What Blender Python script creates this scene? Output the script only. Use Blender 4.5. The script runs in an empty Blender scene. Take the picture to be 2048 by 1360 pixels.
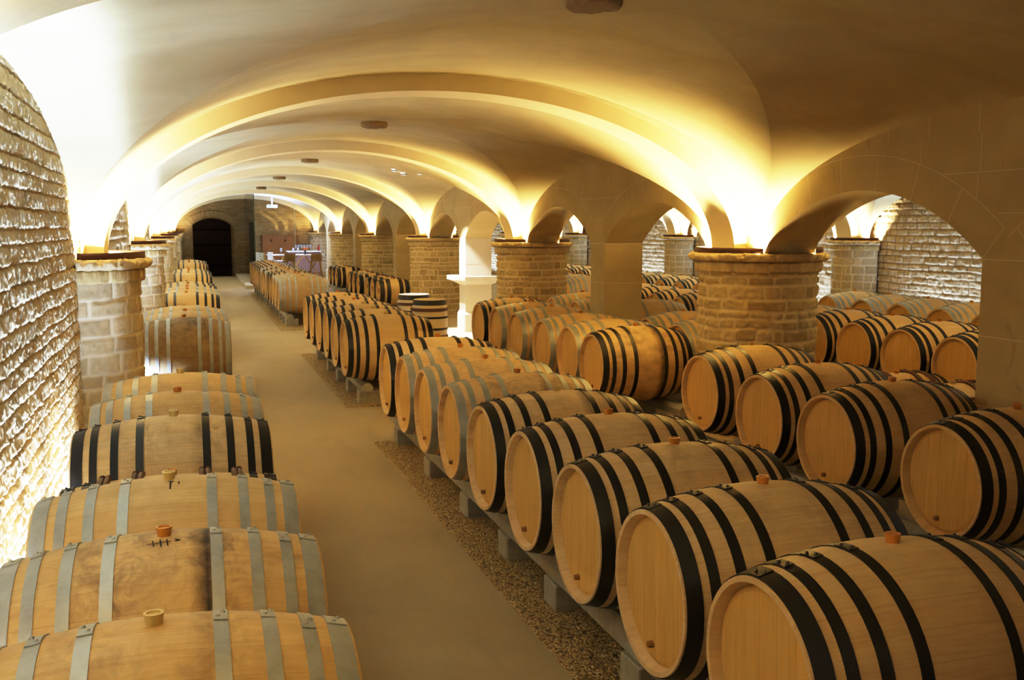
import bpy, math, random
import numpy as np
from mathutils import Vector, Matrix, noise as mnoise

random.seed(7)
PI = math.pi
S = bpy.context.scene
COL = S.collection

# ------------------------------------------------------------------ camera
HC = 1.785                      # eye height
F_PX = 1991.0                   # focal length in pixels of a 2048 wide frame
PITCH = math.atan(227 / F_PX)
YAW = math.atan(639 * math.cos(PITCH) / F_PX)
fw = Vector((math.sin(YAW) * math.cos(PITCH), math.cos(YAW) * math.cos(PITCH), -math.sin(PITCH)))
rt = Vector((math.cos(YAW), -math.sin(YAW), 0))
up = rt.cross(fw)
cd = bpy.data.cameras.new('camera')
cd.sensor_width = 36; cd.lens = F_PX / 2048 * 36; cd.clip_end = 200; cd.clip_start = 0.05
cam = bpy.data.objects.new('camera', cd); COL.objects.link(cam)
M = Matrix(((rt.x, up.x, -fw.x), (rt.y, up.y, -fw.y), (rt.z, up.z, -fw.z))).to_4x4()
M.translation = (0, 0, HC)
cam.matrix_world = M
S.camera = cam

# ------------------------------------------------------------------ node helper
class NT:
    def __init__(s, name):
        s.m = bpy.data.materials.new(name); s.m.use_nodes = True
        s.t = s.m.node_tree; s.n = s.t.nodes
        s.bsdf = s.n['Principled BSDF']
    def node(s, typ, **k):
        nd = s.n.new(typ)
        for a, b in k.items(): setattr(nd, a, b)
        return nd
    def put(s, sock, v):
        if isinstance(v, bpy.types.NodeSocket): s.t.links.new(v, sock)
        else: sock.default_value = v
    def math(s, op, a, b=None, c=None, clamp=False):
        nd = s.node('ShaderNodeMath', operation=op); nd.use_clamp = clamp
        s.put(nd.inputs[0], a)
        if b is not None: s.put(nd.inputs[1], b)
        if c is not None: s.put(nd.inputs[2], c)
        return nd.outputs[0]
    def obj(s): return s.node('ShaderNodeTexCoord').outputs['Object']
    def sep(s, v):
        nd = s.node('ShaderNodeSeparateXYZ'); s.put(nd.inputs[0], v); return nd.outputs
    def comb(s, x, y, z):
        nd = s.node('ShaderNodeCombineXYZ')
        for i, v in enumerate((x, y, z)): s.put(nd.inputs[i], v)
        return nd.outputs[0]
    def vscale(s, v, sc):
        nd = s.node('ShaderNodeVectorMath', operation='MULTIPLY'); s.put(nd.inputs[0], v); nd.inputs[1].default_value = sc
        return nd.outputs[0]
    def noise(s, v, scale=5, detail=3, rough=.55, dist=0):
        nd = s.node('ShaderNodeTexNoise'); s.put(nd.inputs['Vector'], v)
        nd.inputs['Scale'].default_value = scale; nd.inputs['Detail'].default_value = detail
        nd.inputs['Roughness'].default_value = rough; nd.inputs['Distortion'].default_value = dist
        return nd.outputs['Fac']
    def white(s, v):
        nd = s.node('ShaderNodeTexWhiteNoise', noise_dimensions='3D'); s.put(nd.inputs[0], v); return nd.outputs['Value']
    def ramp(s, fac, stops, interp='LINEAR'):
        nd = s.node('ShaderNodeValToRGB'); s.put(nd.inputs[0], fac); cr = nd.color_ramp; cr.interpolation = interp
        while len(cr.elements) < len(stops): cr.elements.new(.5)
        for e, (p, c) in zip(cr.elements, stops):
            e.position = p; e.color = (*c, 1) if len(c) == 3 else c
        return nd.outputs[0]
    def mix(s, fac, a, b, mode='MIX'):
        nd = s.node('ShaderNodeMix', data_type='RGBA', blend_type=mode); nd.clamp_factor = True
        s.put(nd.inputs[0], fac)
        s.put(nd.inputs[6], (*a, 1) if isinstance(a, tuple) and len(a) == 3 else a)
        s.put(nd.inputs[7], (*b, 1) if isinstance(b, tuple) and len(b) == 3 else b)
        return nd.outputs[2]
    def bump(s, h, strength=.3, dist=.01):
        nd = s.node('ShaderNodeBump'); nd.inputs['Strength'].default_value = strength
        nd.inputs['Distance'].default_value = dist; s.put(nd.inputs['Height'], h)
        s.t.links.new(nd.outputs[0], s.bsdf.inputs['Normal'])
    def attr(s, name):
        return s.node('ShaderNodeAttribute', attribute_name=name).outputs
    def set(s, color=None, rough=None, metal=None, spec=None):
        if color is not None: s.put(s.bsdf.inputs['Base Color'], (*color, 1) if isinstance(color, tuple) else color)
        if rough is not None: s.put(s.bsdf.inputs['Roughness'], rough)
        if metal is not None: s.put(s.bsdf.inputs['Metallic'], metal)
        if spec is not None: s.put(s.bsdf.inputs['Specular IOR Level'], spec)
        return s.m

def plain(name, col, rough=.5, metal=0, nscale=0, namt=.15, spec=None):
    t = NT(name)
    if nscale:
        f = t.noise(t.obj(), nscale, 3)
        c = t.mix(f, tuple(x * (1 - namt) for x in col), tuple(min(1, x * (1 + namt)) for x in col))
    else:
        c = col
    return t.set(c, rough, metal, spec)

# ------------------------------------------------------------------ materials
def mat_plaster():
    t = NT('vault_plaster'); o = t.obj()
    a = t.noise(t.vscale(o, (1, 1.6, 1)), 1.3, 3, .6, .6)
    b = t.noise(t.vscale(o, (2, .7, 2)), 3.0, 3, .6)
    c = t.ramp(a, [(.3, (.58, .48, .28)), (.62, (.66, .565, .345)), (.8, (.60, .495, .295))])
    c = t.mix(t.ramp(b, [(.62, (0, 0, 0)), (.75, (.25, .25, .25))]), c, (.48, .40, .29))
    return t.set(c, .9, 0, 0)

def mat_ashlar():
    t = NT('sawn_limestone'); o = t.obj()
    a = t.noise(o, 2.1, 3, .6, .4); b = t.noise(o, 14, 2, .65)
    v = t.noise(t.vscale(o, (3, 3, 1.2)), 2.5, 4, .7, 1.2)
    cell = t.white(t.comb(1, t.math('FLOOR', t.math('DIVIDE', t.sep(o)[1], .47)), t.math('FLOOR', t.math('DIVIDE', t.sep(o)[2], .27))))
    c = t.ramp(a, [(.3, (.49, .385, .195)), (.7, (.59, .475, .26))])
    c = t.mix(t.math('MULTIPLY', cell, .25), c, (.44, .35, .22))
    c = t.mix(t.ramp(v, [(.62, (0, 0, 0)), (.72, (.5, .5, .5))]), c, (.36, .26, .15))
    t.bump(b, .1, .004)
    return t.set(c, .8, 0, .2)

def mat_stone(name, lo, hi, mortar_or_shade, var=1.0):
    t = NT(name); o = t.obj()
    st = t.attr('stone')['Fac']; mo = t.attr('mortar_or_shade')['Fac']
    n = t.noise(o, 26, 4, .7); n2 = t.noise(o, 5, 2, .6)
    base = t.mix(st, lo, hi)
    dk = t.math('MULTIPLY', t.math('SUBTRACT', n, .5), 1.3 * var)
    base = t.mix(t.math('ADD', .35, dk, clamp=True), base, tuple(x * .62 for x in lo))
    base = t.mix(t.math('MULTIPLY', n2, .3), base, (hi[0], hi[1] * .9, hi[2] * .7))
    c = t.mix(mo, base, mortar_or_shade)
    t.bump(t.noise(o, 70, 2, .7), .3, .004)
    return t.set(c, .9, 0, .06)

def mat_floor():
    t = NT('worn_concrete'); o = t.obj()
    a = t.noise(o, .7, 4, .62, .5); b = t.noise(t.vscale(o, (1, .35, 1)), 5, 4, .6); d = t.noise(o, 60, 2)
    c = t.ramp(a, [(.25, (.43, .35, .215)), (.5, (.51, .42, .265)), (.75, (.57, .48, .31))])
    c = t.mix(t.ramp(b, [(.55, (0, 0, 0)), (.8, (.45, .45, .45))]), c, (.36, .29, .19))
    c = t.mix(t.math('MULTIPLY', d, .25), c, (.27, .2, .12))
    t.bump(t.math('ADD', t.math('MULTIPLY', d, .4), b), .12, .01)
    return t.set(c, t.math('ADD', .55, t.math('MULTIPLY', a, .25)), 0, .3)

def mat_gravel():
    t = NT('pea_gravel'); o = t.obj()
    v = t.node('ShaderNodeTexVoronoi'); t.put(v.inputs['Vector'], o); v.inputs['Scale'].default_value = 88
    r = t.sep(v.outputs['Color'])
    c = t.ramp(r[0], [(.0, (.24, .165, .07)), (.35, (.44, .305, .125)), (.7, (.60, .43, .19)), (1, (.72, .57, .31))])
    c = t.mix(t.ramp(v.outputs['Distance'], [(.5, (0, 0, 0)), (1.0, (1, 1, 1))]), c, (.06, .042, .02))
    t.bump(t.math('SUBTRACT', 1, v.outputs['Distance']), .9, .012)
    return t.set(c, .6, 0, .4)

def mat_staves():
    t = NT('oak_staves'); o = t.obj(); x, y, z = t.sep(o)
    info = t.node('ShaderNodeObjectInfo'); rnd = info.outputs['Random']; oc = t.node('ShaderNodeSeparateColor'); t.put(oc.inputs[0], info.outputs['Color'])
    ang = t.math('ARCTAN2', y, z)
    q = t.math('MULTIPLY', t.math('ADD', ang, t.math('MULTIPLY', rnd, 3)), 26 / (2 * PI))
    idx = t.math('FLOOR', q); fr = t.math('FRACT', q)
    wn = t.white(t.comb(idx, t.math('MULTIPLY', rnd, 57), 1.5))
    gv = t.comb(t.math('MULTIPLY', x, 1.6), t.math('MULTIPLY', ang, 9), t.math('ADD', t.math('MULTIPLY', rnd, 40), wn))
    g1 = t.noise(gv, 3.2, 4, .65, .3); g2 = t.noise(t.comb(t.math('MULTIPLY', x, 5), t.math('MULTIPLY', ang, 40), rnd), 3, 3, .6)
    c = t.ramp(g1, [(.25, (.72, .475, .205)), (.5, (.84, .58, .275)), (.75, (.89, .65, .335))])
    pale = t.ramp(g1, [(.25, (.72, .54, .32)), (.5, (.84, .665, .43)), (.75, (.90, .74, .51))])
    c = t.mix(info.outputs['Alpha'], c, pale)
    c = t.mix(t.math('MULTIPLY', wn, .36), c, (.68, .42, .17))
    c = t.mix(t.math('MULTIPLY', g2, .14), c, (.50, .31, .14))
    seam = t.math('GREATER_THAN', t.math('ABSOLUTE', t.math('SUBTRACT', fr, .5)), .487)
    c = t.mix(t.math('MULTIPLY', seam, .22), c, (.28, .16, .06))
    # wine and water staining, gathered round the bung and beside the quarter hoops; amount per barrel
    top = t.math('MULTIPLY', t.math('SUBTRACT', t.math('ABSOLUTE', ang), 1.9), -.7, clamp=True)
    near = t.math('SUBTRACT', 1, t.math('MULTIPLY', t.math('ABSOLUTE', t.math('SUBTRACT', t.math('ABSOLUTE', x), .13)), 5.5), clamp=True)
    sn = t.noise(t.comb(t.math('MULTIPLY', x, 6), t.math('MULTIPLY', ang, 1.3), t.math('MULTIPLY', rnd, 70)), 2.0, 4, .7, .6)
    st = t.math('MULTIPLY', t.math('MULTIPLY', t.ramp(sn, [(.42, (0, 0, 0)), (.72, (1, 1, 1))]), t.math('ADD', .12, near)), t.math('MULTIPLY', top, oc.outputs[1]), clamp=True)
    c = t.mix(st, c, (.10, .058, .045))
    grime = t.noise(t.comb(t.math('MULTIPLY', x, 3), t.math('MULTIPLY', ang, 2), t.math('MULTIPLY', rnd, 31)), 2.2, 3, .65)
    c = t.mix(t.math('MULTIPLY', t.ramp(grime, [(.45, (0, 0, 0)), (.75, (1, 1, 1))]), t.math('MULTIPLY', oc.outputs[1], .45)), c, (.23, .125, .07))
    # black seep beside the quarter hoop
    bd = t.math('SUBTRACT', 1, t.math('MULTIPLY', t.math('ABSOLUTE', t.math('SUBTRACT', x, .117)), 20), clamp=True)
    sn2 = t.noise(t.comb(t.math('MULTIPLY', x, 9), t.math('MULTIPLY', ang, 3), rnd), 3, 5, .7)
    c = t.mix(t.math('MULTIPLY', t.math('MULTIPLY', bd, t.math('ADD', .45, sn2)), oc.outputs[2], clamp=True), c, (.018, .012, .011))
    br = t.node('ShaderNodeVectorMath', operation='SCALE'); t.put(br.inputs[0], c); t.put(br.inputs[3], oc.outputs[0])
    t.bump(t.math('SUBTRACT', g2, t.math('MULTIPLY', seam, .8)), .15, .003)
    return t.set(br.outputs[0], .5, 0, .3)

def mat_head():
    t = NT('oak_head_boards'); o = t.obj(); x, y, z = t.sep(o)
    info = t.node('ShaderNodeObjectInfo'); rnd = info.outputs['Random']
    q = t.math('ADD', t.math('DIVIDE', y, .088), t.math('MULTIPLY', rnd, 7))
    idx = t.math('FLOOR', q); fr = t.math('FRACT', q)
    wn = t.white(t.comb(idx, t.math('MULTIPLY', rnd, 91), .5))
    g1 = t.noise(t.comb(t.math('MULTIPLY', y, 14), t.math('MULTIPLY', z, 1.2), t.math('ADD', wn, t.math('MULTIPLY', rnd, 20))), 3, 4, .65, .4)
    g2 = t.noise(t.comb(t.math('MULTIPLY', y, 120), t.math('MULTIPLY', z, 3), rnd), 2, 3, .6)
    c = t.ramp(g1, [(.25, (.74, .455, .15)), (.5, (.86, .56, .20)), (.75, (.90, .62, .25))])
    c = t.mix(t.math('MULTIPLY', wn, .35), c, (.66, .43, .16))
    c = t.mix(t.math('MULTIPLY', g2, .22), c, (.36, .20, .07))
    seam = t.math('GREATER_THAN', t.math('ABSOLUTE', t.math('SUBTRACT', fr, .5)), .49)
    c = t.mix(t.math('MULTIPLY', seam, .4), c, (.2, .11, .04))
    t.bump(g2, .08, .002)
    return t.set(c, .72, 0, .15)

def mat_galv():
    t = NT('galvanised_hoop'); o = t.obj()
    n = t.noise(o, 9, 5, .65, .5); n2 = t.noise(o, 45, 3)
    c = t.ramp(n, [(.3, (.36, .37, .36)), (.6, (.50, .52, .51)), (.8, (.58, .60, .59))])
    c = t.mix(t.math('MULTIPLY', n2, .3), c, (.3, .29, .26))
    return t.set(c, t.math('ADD', .33, t.math('MULTIPLY', n, .2)), .4, .5)

def mat_blackhoop():
    t = NT('black_iron_hoop'); o = t.obj()
    n = t.noise(o, 11, 5, .7, .4)
    c = t.ramp(n, [(.5, (.010, .010, .011)), (.68, (.017, .016, .016)), (.78, (.05, .046, .042))])
    return t.set(c, t.math('ADD', .30, t.math('MULTIPLY', n, .25)), 0, .5)

def mat_wood(name, a, b, axis=2, sc=6, rough=.5):
    t = NT(name); o = t.obj(); k = [10, 10, 10]; k[axis] = .8
    g = t.noise(t.vscale(o, tuple(k)), sc, 5, .6, .4)
    return t.set(t.mix(g, a, b), rough, 0, .35)

PLASTER = mat_plaster()
RIB = plain('rib_limestone', (.86, .73, .47), .85, 0, 3, .1, .15)
ASHLAR = mat_ashlar()
JOINT = plain('pale_mortar', (.66, .57, .41), .9)
DRUMSTONE = mat_stone('pillar_brick_stone', (.46, .355, .175), (.85, .69, .41), (.78, .65, .40))
HALFSTONE = mat_stone('half_pillar_stone', (.45, .365, .23), (.72, .61, .41), (.72, .64, .47), .8)
CAPSTONE = mat_stone('pillar_cap_stone', (.56, .44, .26), (.74, .60, .38), (.5, .4, .25), .7)
SPLIT = mat_stone('split_stone', (.56, .45, .29), (.72, .62, .45), (.36, .265, .155), .6)  # brown gap colour paints shade into the dry joints; no mortar here
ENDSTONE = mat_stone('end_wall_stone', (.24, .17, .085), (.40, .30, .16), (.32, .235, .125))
FLOOR = mat_floor()
GRAVEL = mat_gravel()
STAVES = mat_staves()
HEAD = mat_head()
GALV = mat_galv()
BLACK = mat_blackhoop()
CHESTNUT = mat_wood('chestnut_hoop', (.07, .035, .022), (.16, .085, .055), 1, 8, .5)
BUNG_O = plain('orange_silicone', (.58, .26, .05), .35, 0, 8, .12)
BUNG_C = plain('cream_silicone', (.66, .50, .22), .35, 0, 8, .1)
PEG = plain('peg_wood', (.33, .17, .06), .55, 0, 20, .2)
CONC = plain('cast_concrete', (.40, .375, .31), .85, 0, 25, .3)
RUST = plain('brown_steel_rim', (.075, .032, .02), .5, .3, 6, .2)
DARKWOOD = mat_wood('dark_door_wood', (.010, .005, .003), (.02, .010, .006), 2, 5, .8)
DARKWOOD.node_tree.nodes['Principled BSDF'].inputs['Specular IOR Level'].default_value = .05
REDHEAD = mat_wood('wine_stained_head', (.26, .12, .075), (.42, .23, .15), 1, 5)
WHITEOAK = mat_wood('pale_oak', (.60, .50, .35), (.70, .60, .44), 2, 4)

# ------------------------------------------------------------------ mesh helpers
def mesh_obj(name, V, Fc, mats, parent=None, smooth=True, mi=None, loc=None, link=True):
    me = bpy.data.meshes.new(name)
    me.from_pydata([tuple(map(float, v)) for v in V], [], [tuple(int(i) for i in f) for f in Fc])
    if not isinstance(mats, (list, tuple)): mats = [mats]
    for m in mats: me.materials.append(m)
    if mi is not None: me.polygons.foreach_set('material_index', mi)
    me.polygons.foreach_set('use_smooth', [smooth] * len(me.polygons))
    me.update()
    o = bpy.data.objects.new(name, me)
    if link: COL.objects.link(o)
    if parent is not None: o.parent = parent
    if loc is not None: o.location = loc
    return o

def tag(o, label=None, cat=None, group=None, kind=None):
    if label: o['label'] = label
    if cat: o['category'] = cat
    if group: o['group'] = group
    if kind: o['kind'] = kind
    return o

def empty(name, loc=(0, 0, 0), rz=0):
    o = bpy.data.objects.new(name, None); COL.objects.link(o)
    o.location = loc; o.rotation_euler = (0, 0, rz); o.empty_display_size = .1
    return o

def copy_tree(o, parent=None):
    c = o.copy(); COL.objects.link(c)
    if parent is not None: c.parent = parent
    for ch in list(o.children): copy_tree(ch, c)
    return c

class MB:
    """collects simple solids into one mesh"""
    def __init__(s): s.V = []; s.F = []
    def add(s, V, Fc):
        b = len(s.V); s.V += list(V); s.F += [tuple(b + i for i in f) for f in Fc]; return s
    def box(s, x0, x1, y0, y1, z0, z1, bev=0.0):
        if bev <= 0:
            V = [(x, y, z) for x in (x0, x1) for y in (y0, y1) for z in (z0, z1)]
            return s.add(V, [(0, 1, 3, 2), (4, 6, 7, 5), (0, 4, 5, 1), (2, 3, 7, 6), (0, 2, 6, 4), (1, 5, 7, 3)])
        def ring(z, i):
            a0, a1, c0, c1 = x0 + i, x1 - i, y0 + i, y1 - i
            b = bev
            return [(a0 + b, c0, z), (a1 - b, c0, z), (a1, c0 + b, z), (a1, c1 - b, z), (a1 - b, c1, z), (a0 + b, c1, z), (a0, c1 - b, z), (a0, c0 + b, z)]
        V = ring(z0, bev * .6) + ring(z0 + bev, 0) + ring(z1 - bev, 0) + ring(z1, bev * .6)
        Fc = [tuple(range(7, -1, -1)), tuple(range(24, 32))]
        for k in range(3):
            for i in range(8):
                j = (i + 1) % 8; Fc.append((k * 8 + i, k * 8 + j, k * 8 + 8 + j, k * 8 + 8 + i))
        return s.add(V, Fc)
    def lathe(s, prof, n=24, axis='z', c=(0, 0, 0), cap=True):
        V = []; Fc = []
        for r, h in prof:
            for i in range(n):
                a = 2 * PI * i / n
                p = (r * math.cos(a), r * math.sin(a), h) if axis == 'z' else ((h, r * math.sin(a), r * math.cos(a)) if axis == 'x' else (r * math.sin(a), h, r * math.cos(a)))
                V.append((p[0] + c[0], p[1] + c[1], p[2] + c[2]))
        for k in range(len(prof) - 1):
            for i in range(n):
                j = (i + 1) % n; Fc.append((k * n + i, k * n + j, k * n + n + j, k * n + n + i))
        if cap:
            if prof[0][0] > 1e-6: Fc.append(tuple(range(n - 1, -1, -1)))
            if prof[-1][0] > 1e-6: Fc.append(tuple((len(prof) - 1) * n + i for i in range(n)))
        return s.add(V, Fc)
    def bar(s, p, q, r, n=8, r2=None):
        p = Vector(p); q = Vector(q); d = (q - p).normalized()
        u = d.orthogonal().normalized(); w = d.cross(u); V = []; r2 = r if r2 is None else r2
        for c, rr in ((p, r), (q, r2)):
            for i in range(n):
                a = 2 * PI * (i + .5) / n; V.append(tuple(c + (u * math.cos(a) + w * math.sin(a)) * rr))
        Fc = [(i, (i + 1) % n, n + (i + 1) % n, n + i) for i in range(n)] + [tuple(range(n - 1, -1, -1)), tuple(range(n, 2 * n))]
        return s.add(V, Fc)
    def prism(s, poly, y0, y1):
        """poly in (x,z) extruded along y"""
        n = len(poly); V = [(x, y0, z) for x, z in poly] + [(x, y1, z) for x, z in poly]
        return s.add(V, [tuple(range(n)), tuple(range(2 * n - 1, n - 1, -1))] + [(i, n + i, n + (i + 1) % n, (i + 1) % n) for i in range(n)])
    def build(s, name, mat, parent=None, smooth=False, loc=None):
        o = mesh_obj(name, s.V, s.F, mat, parent, smooth, loc=loc)
        return o

def smooth_angle(o, deg=40):
    me = o.data
    me.polygons.foreach_set('use_smooth', [True] * len(me.polygons))
    try:
        me.set_sharp_from_angle(angle=math.radians(deg))
    except Exception: pass
    return o

# ------------------------------------------------------------------ layout of the cellar
L = 6.0; RIBS = [7.5 + 6 * k for k in range(-2, 6)]      # rib lines at -4.5 .. 37.5
XL, XK, XP = -0.72, 1.84, 4.60                          # left wall, nave axis, arcade axis
TH = .23                                                 # half thickness of arcade
XA, XR = 7.40, 10.12                                     # aisle axis, back wall
ZL = 1.59                                                # ledge level (springing)
AU, BV = 2.54, 2.58
H_B, H_L, H_R = 1.315, .90, 1.195
Y0, Y1 = -4.5, 37.5

# ---- relief stone surface ----------------------------------------------------
def stone_field(U, W, hgt, wid, mort, seed, rough=.012, lift=.02, jag=0.0, wob=.01, edge=.02, rag=0.0, fs=1.0):
    """U,W 2D arrays (metres).  returns offset, stone value, mortar mask"""
    rng = random.Random(seed)
    w0, w1 = W.min(), W.max(); u0, u1 = U.min(), U.max()
    rows = []; z = w0 - .05
    while z < w1 + .3:
        h = rng.uniform(*hgt); rows.append((z, z + h)); z += h
    nv = lambda u, w, f, s: mnoise.noise(Vector((u * f, w * f, s)))
    off = np.zeros(U.shape); val = np.zeros(U.shape); mor = np.zeros(U.shape)
    rz = np.array([r[0] for r in rows] + [rows[-1][1]])
    splits = []
    for r in rows:
        x = u0 - rng.uniform(.05, .4); xs = [x]
        while x < u1 + .5:
            x += rng.uniform(*wid); xs.append(x)
        splits.append((np.array(xs), [(rng.random(), rng.uniform(-1, 1), rng.uniform(-1, 1)) for _ in xs]))
    n0, n1 = U.shape
    for i in range(n0):
        for j in range(n1):
            u, w = U[i, j], W[i, j]
            ww = w + wob * nv(u, w, 2.2, seed) + wob * .35 * nv(u, w, 11, seed + 5)
            if rag: ww += rag * (nv(u, w * .3, 24, seed + 11) + .6 * nv(u, w * .3, 60, seed + 12))
            k = min(max(int(np.searchsorted(rz, ww)) - 1, 0), len(rows) - 1)
            xs, pr = splits[k]
            uu = u + wob * .6 * nv(u, w, 7, seed + 9)
            m = min(max(int(np.searchsorted(xs, uu)) - 1, 0), len(xs) - 2)
            p = pr[m]
            dz = min(ww - rows[k][0], rows[k][1] - ww); dx = min(uu - xs[m], xs[m + 1] - uu)
            d = min(dz, dx)
            t = min(max((d - mort) / edge, 0), 1); t = t * t * (3 - 2 * t)
            n = nv(u, w, 16 * fs, seed + 2) * .5 + nv(u, w, 40 * fs, seed + 3) * .35 + nv(u, w, 85 * fs, seed + 4) * .25
            fz = (ww - rows[k][0]) / (rows[k][1] - rows[k][0])
            o = lift * (1 + .45 * p[1]) + rough * n + jag * (.5 - fz) + .25 * lift * p[2] * (fz - .5)
            if jag: o += rough * (1.2 * abs(nv(u, w * .35, 26, seed + 7)) + .9 * abs(nv(u, w * .45, 58, seed + 8)) - .3)
            off[i, j] = t * o; val[i, j] = p[0]; mor[i, j] = 1 - t
    return off, val, mor

def relief_mesh(name, P, N, off, val, mor, mat, parent=None, wrap=False):
    """P,N arrays (n0,n1,3)"""
    n0, n1 = off.shape
    V = (P + N * off[..., None]).reshape(-1, 3)
    Fc = []
    for i in range(n0 - 1):
        for j in range(n1 - 1 if not wrap else n1):
            jj = (j + 1) % n1
            Fc.append((i * n1 + j, i * n1 + jj, (i + 1) * n1 + jj, (i + 1) * n1 + j))
    o = mesh_obj(name, V, Fc, mat, parent, True)
    for nm, a in (('stone', val), ('mortar_or_shade', mor)):
        at = o.data.attributes.new(nm, 'FLOAT', 'POINT'); at.data.foreach_set('value', np.ascontiguousarray(a, dtype=np.float32).reshape(-1))
    return o

def wall_relief(name, x, ya, yb, z0, z1, step, facing, seed, mat, **k):
    ys = np.arange(ya, yb + 1e-6, step[0]); zs = np.arange(z0, z1 + 1e-6, step[1])
    W, U = np.meshgrid(zs, ys, indexing='ij')
    off, val, mor = stone_field(U, W, seed=seed, **k)
    P = np.stack([np.full(U.shape, x), U, W], -1); N = np.zeros(P.shape); N[..., 0] = facing
    if facing > 0: P = P[:, ::-1]; N = N[:, ::-1]; off = off[:, ::-1]; val = val[:, ::-1]; mor = mor[:, ::-1]
    return tag(relief_mesh(name, P, N, off, val, mor, mat), kind='structure')

SPLITK = dict(hgt=(.066, .10), wid=(.12, .40), mort=.0005, rough=.012, lift=.008, jag=.004, wob=.009, edge=.011, rag=.010, fs=1.5)
wall_relief('wall_left', XL - .02, 1.6, 7.15, 0, 2.62, (.0078, .0075), 1, 3, SPLIT, **SPLITK)
wall_relief('wall_left', XL - .02, 7.8, 37.6, 0, 2.62, (.045, .022), 1, 4, SPLIT, **SPLITK)
wall_relief('wall_left', XL - .02, -4.6, 1.6, 0, 2.62, (.12, .05), 1, 5, SPLIT, **SPLITK)
BACKK = dict(hgt=(.075, .12), wid=(.12, .32), mort=.003, rough=.018, lift=.012, jag=.004, wob=.010, edge=.014, rag=.008, fs=1.3)
wall_relief('wall_right', XR + .02, 6.5, 13.2, .4, 2.62, (.02, .016), -1, 6, SPLIT, **BACKK)
wall_relief('wall_right', XR + .02, 13.2, 37.6, 0, 2.62, (.045, .025), -1, 7, SPLIT, **BACKK)
wall_relief('wall_right', XR + .02, -4.6, 6.5, 0, 2.62, (.12, .05), -1, 8, SPLIT, **BACKK)
# solid backing so nothing leaks
for nm, b in (('wall_left', (XL - .3, XL - .03, Y0 - .1, Y1 + .1, -.05, 2.75)), ('wall_right', (XR + .03, XR + .3, Y0 - .1, Y1 + .1, -.05, 2.75)), ('wall_front', (XL - .3, XR + .3, Y0 - .3, Y0 - .1, -.05, 3.2))):
    tag(MB().box(*b).build(nm, ASHLAR), kind='structure')

# end wall
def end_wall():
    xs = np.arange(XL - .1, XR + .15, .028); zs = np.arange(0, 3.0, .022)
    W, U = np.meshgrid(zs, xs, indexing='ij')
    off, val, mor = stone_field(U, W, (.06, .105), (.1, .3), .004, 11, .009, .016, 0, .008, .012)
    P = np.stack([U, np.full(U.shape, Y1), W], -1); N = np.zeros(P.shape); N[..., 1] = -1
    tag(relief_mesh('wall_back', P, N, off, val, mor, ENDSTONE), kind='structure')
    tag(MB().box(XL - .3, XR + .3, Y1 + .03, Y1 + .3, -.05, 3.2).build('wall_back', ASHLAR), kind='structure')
end_wall()

# floor
tag(MB().box(XL - .3, XR + .3, Y0 - .3, Y1 + .3, -.1, 0).build('floor', FLOOR), kind='structure')

# ---- vaults ------------------------------------------------------------------
def v_b(u, v):
    cv = math.sqrt(max(0, 1 - v * v)) if abs(v) < 1 else 0
    return H_B * math.sqrt(max(0, 1 - u * u)) * (1 - .03 * cv)
def v_c(u, v):
    cv = math.sqrt(max(0, 1 - v * v)) if abs(v) < 1 else 0
    return (H_L + (H_B * .97 - H_L) * (1 - abs(u) ** 1.7)) * cv
def vault_mesh():
    """groin vault whose mesh rows follow the groins, so the crease stays a crisp line"""
    nt = 141; n1 = 60; n2 = 14
    us = np.sin(np.linspace(-PI / 2, PI / 2, nt)); hx = (XP - TH - XL) / 2
    cols = []
    for u in us:
        lo, hi = 0.0, 1.0
        for _ in range(40):
            m = (lo + hi) / 2
            if v_c(u, m) > v_b(u, m): lo = m
            else: hi = m
        vs = max(lo, 1e-4); a = math.asin(min(1, vs))
        side = [vs + (3 / BV - vs) * (k / n2) for k in range(1, n2 + 1)]
        vv = [-x for x in reversed(side)] + [math.sin(t) for t in np.linspace(-a, a, n1)] + side
        cols.append([(AU * u, v * BV, (v_c(u, v) if abs(v) <= vs + 1e-9 else v_b(u, v))) for v in vv])
    lowz = lambda y, z: z if abs(y) < BV - 1e-3 else -.022
    first = [(-hx - .03, y, lowz(y, z)) for (_, y, z) in cols[0]]; last = [(hx + .03, y, lowz(y, z)) for (_, y, z) in cols[-1]]
    cols = [first] + cols + [last]
    m = len(cols[0]); V = [p for c in cols for p in c]
    Fc = [(i * m + j, (i + 1) * m + j, (i + 1) * m + j + 1, i * m + j + 1) for i in range(len(cols) - 1) for j in range(m - 1)]
    rows = (n2, n2 + n1 - 1)
    sharp = {tuple(sorted((i * m + r, (i + 1) * m + r))) for i in range(len(cols) - 1) for r in rows}
    return V, Fc, sharp
VV, VF, VS = vault_mesh()
vault0 = None
for (xc) in (XK, XA):
    for k in range(-1, 6):
        ym = 4.5 + 6 * k
        if vault0 is None:
            vault0 = o = mesh_obj('ceiling', VV, VF, PLASTER, None, True)
            for e in o.data.edges:
                if tuple(sorted(e.vertices)) in VS: e.use_edge_sharp = True
        else:
            o = vault0.copy(); COL.objects.link(o)
        o.location = (xc, ym, ZL); o['kind'] = 'structure'
# dark shell above the vaults
tag(MB().box(XL - .3, XR + .3, Y0 - .3, Y1 + .3, 3.05, 3.2).build('ceiling', ASHLAR), kind='structure')

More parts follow.
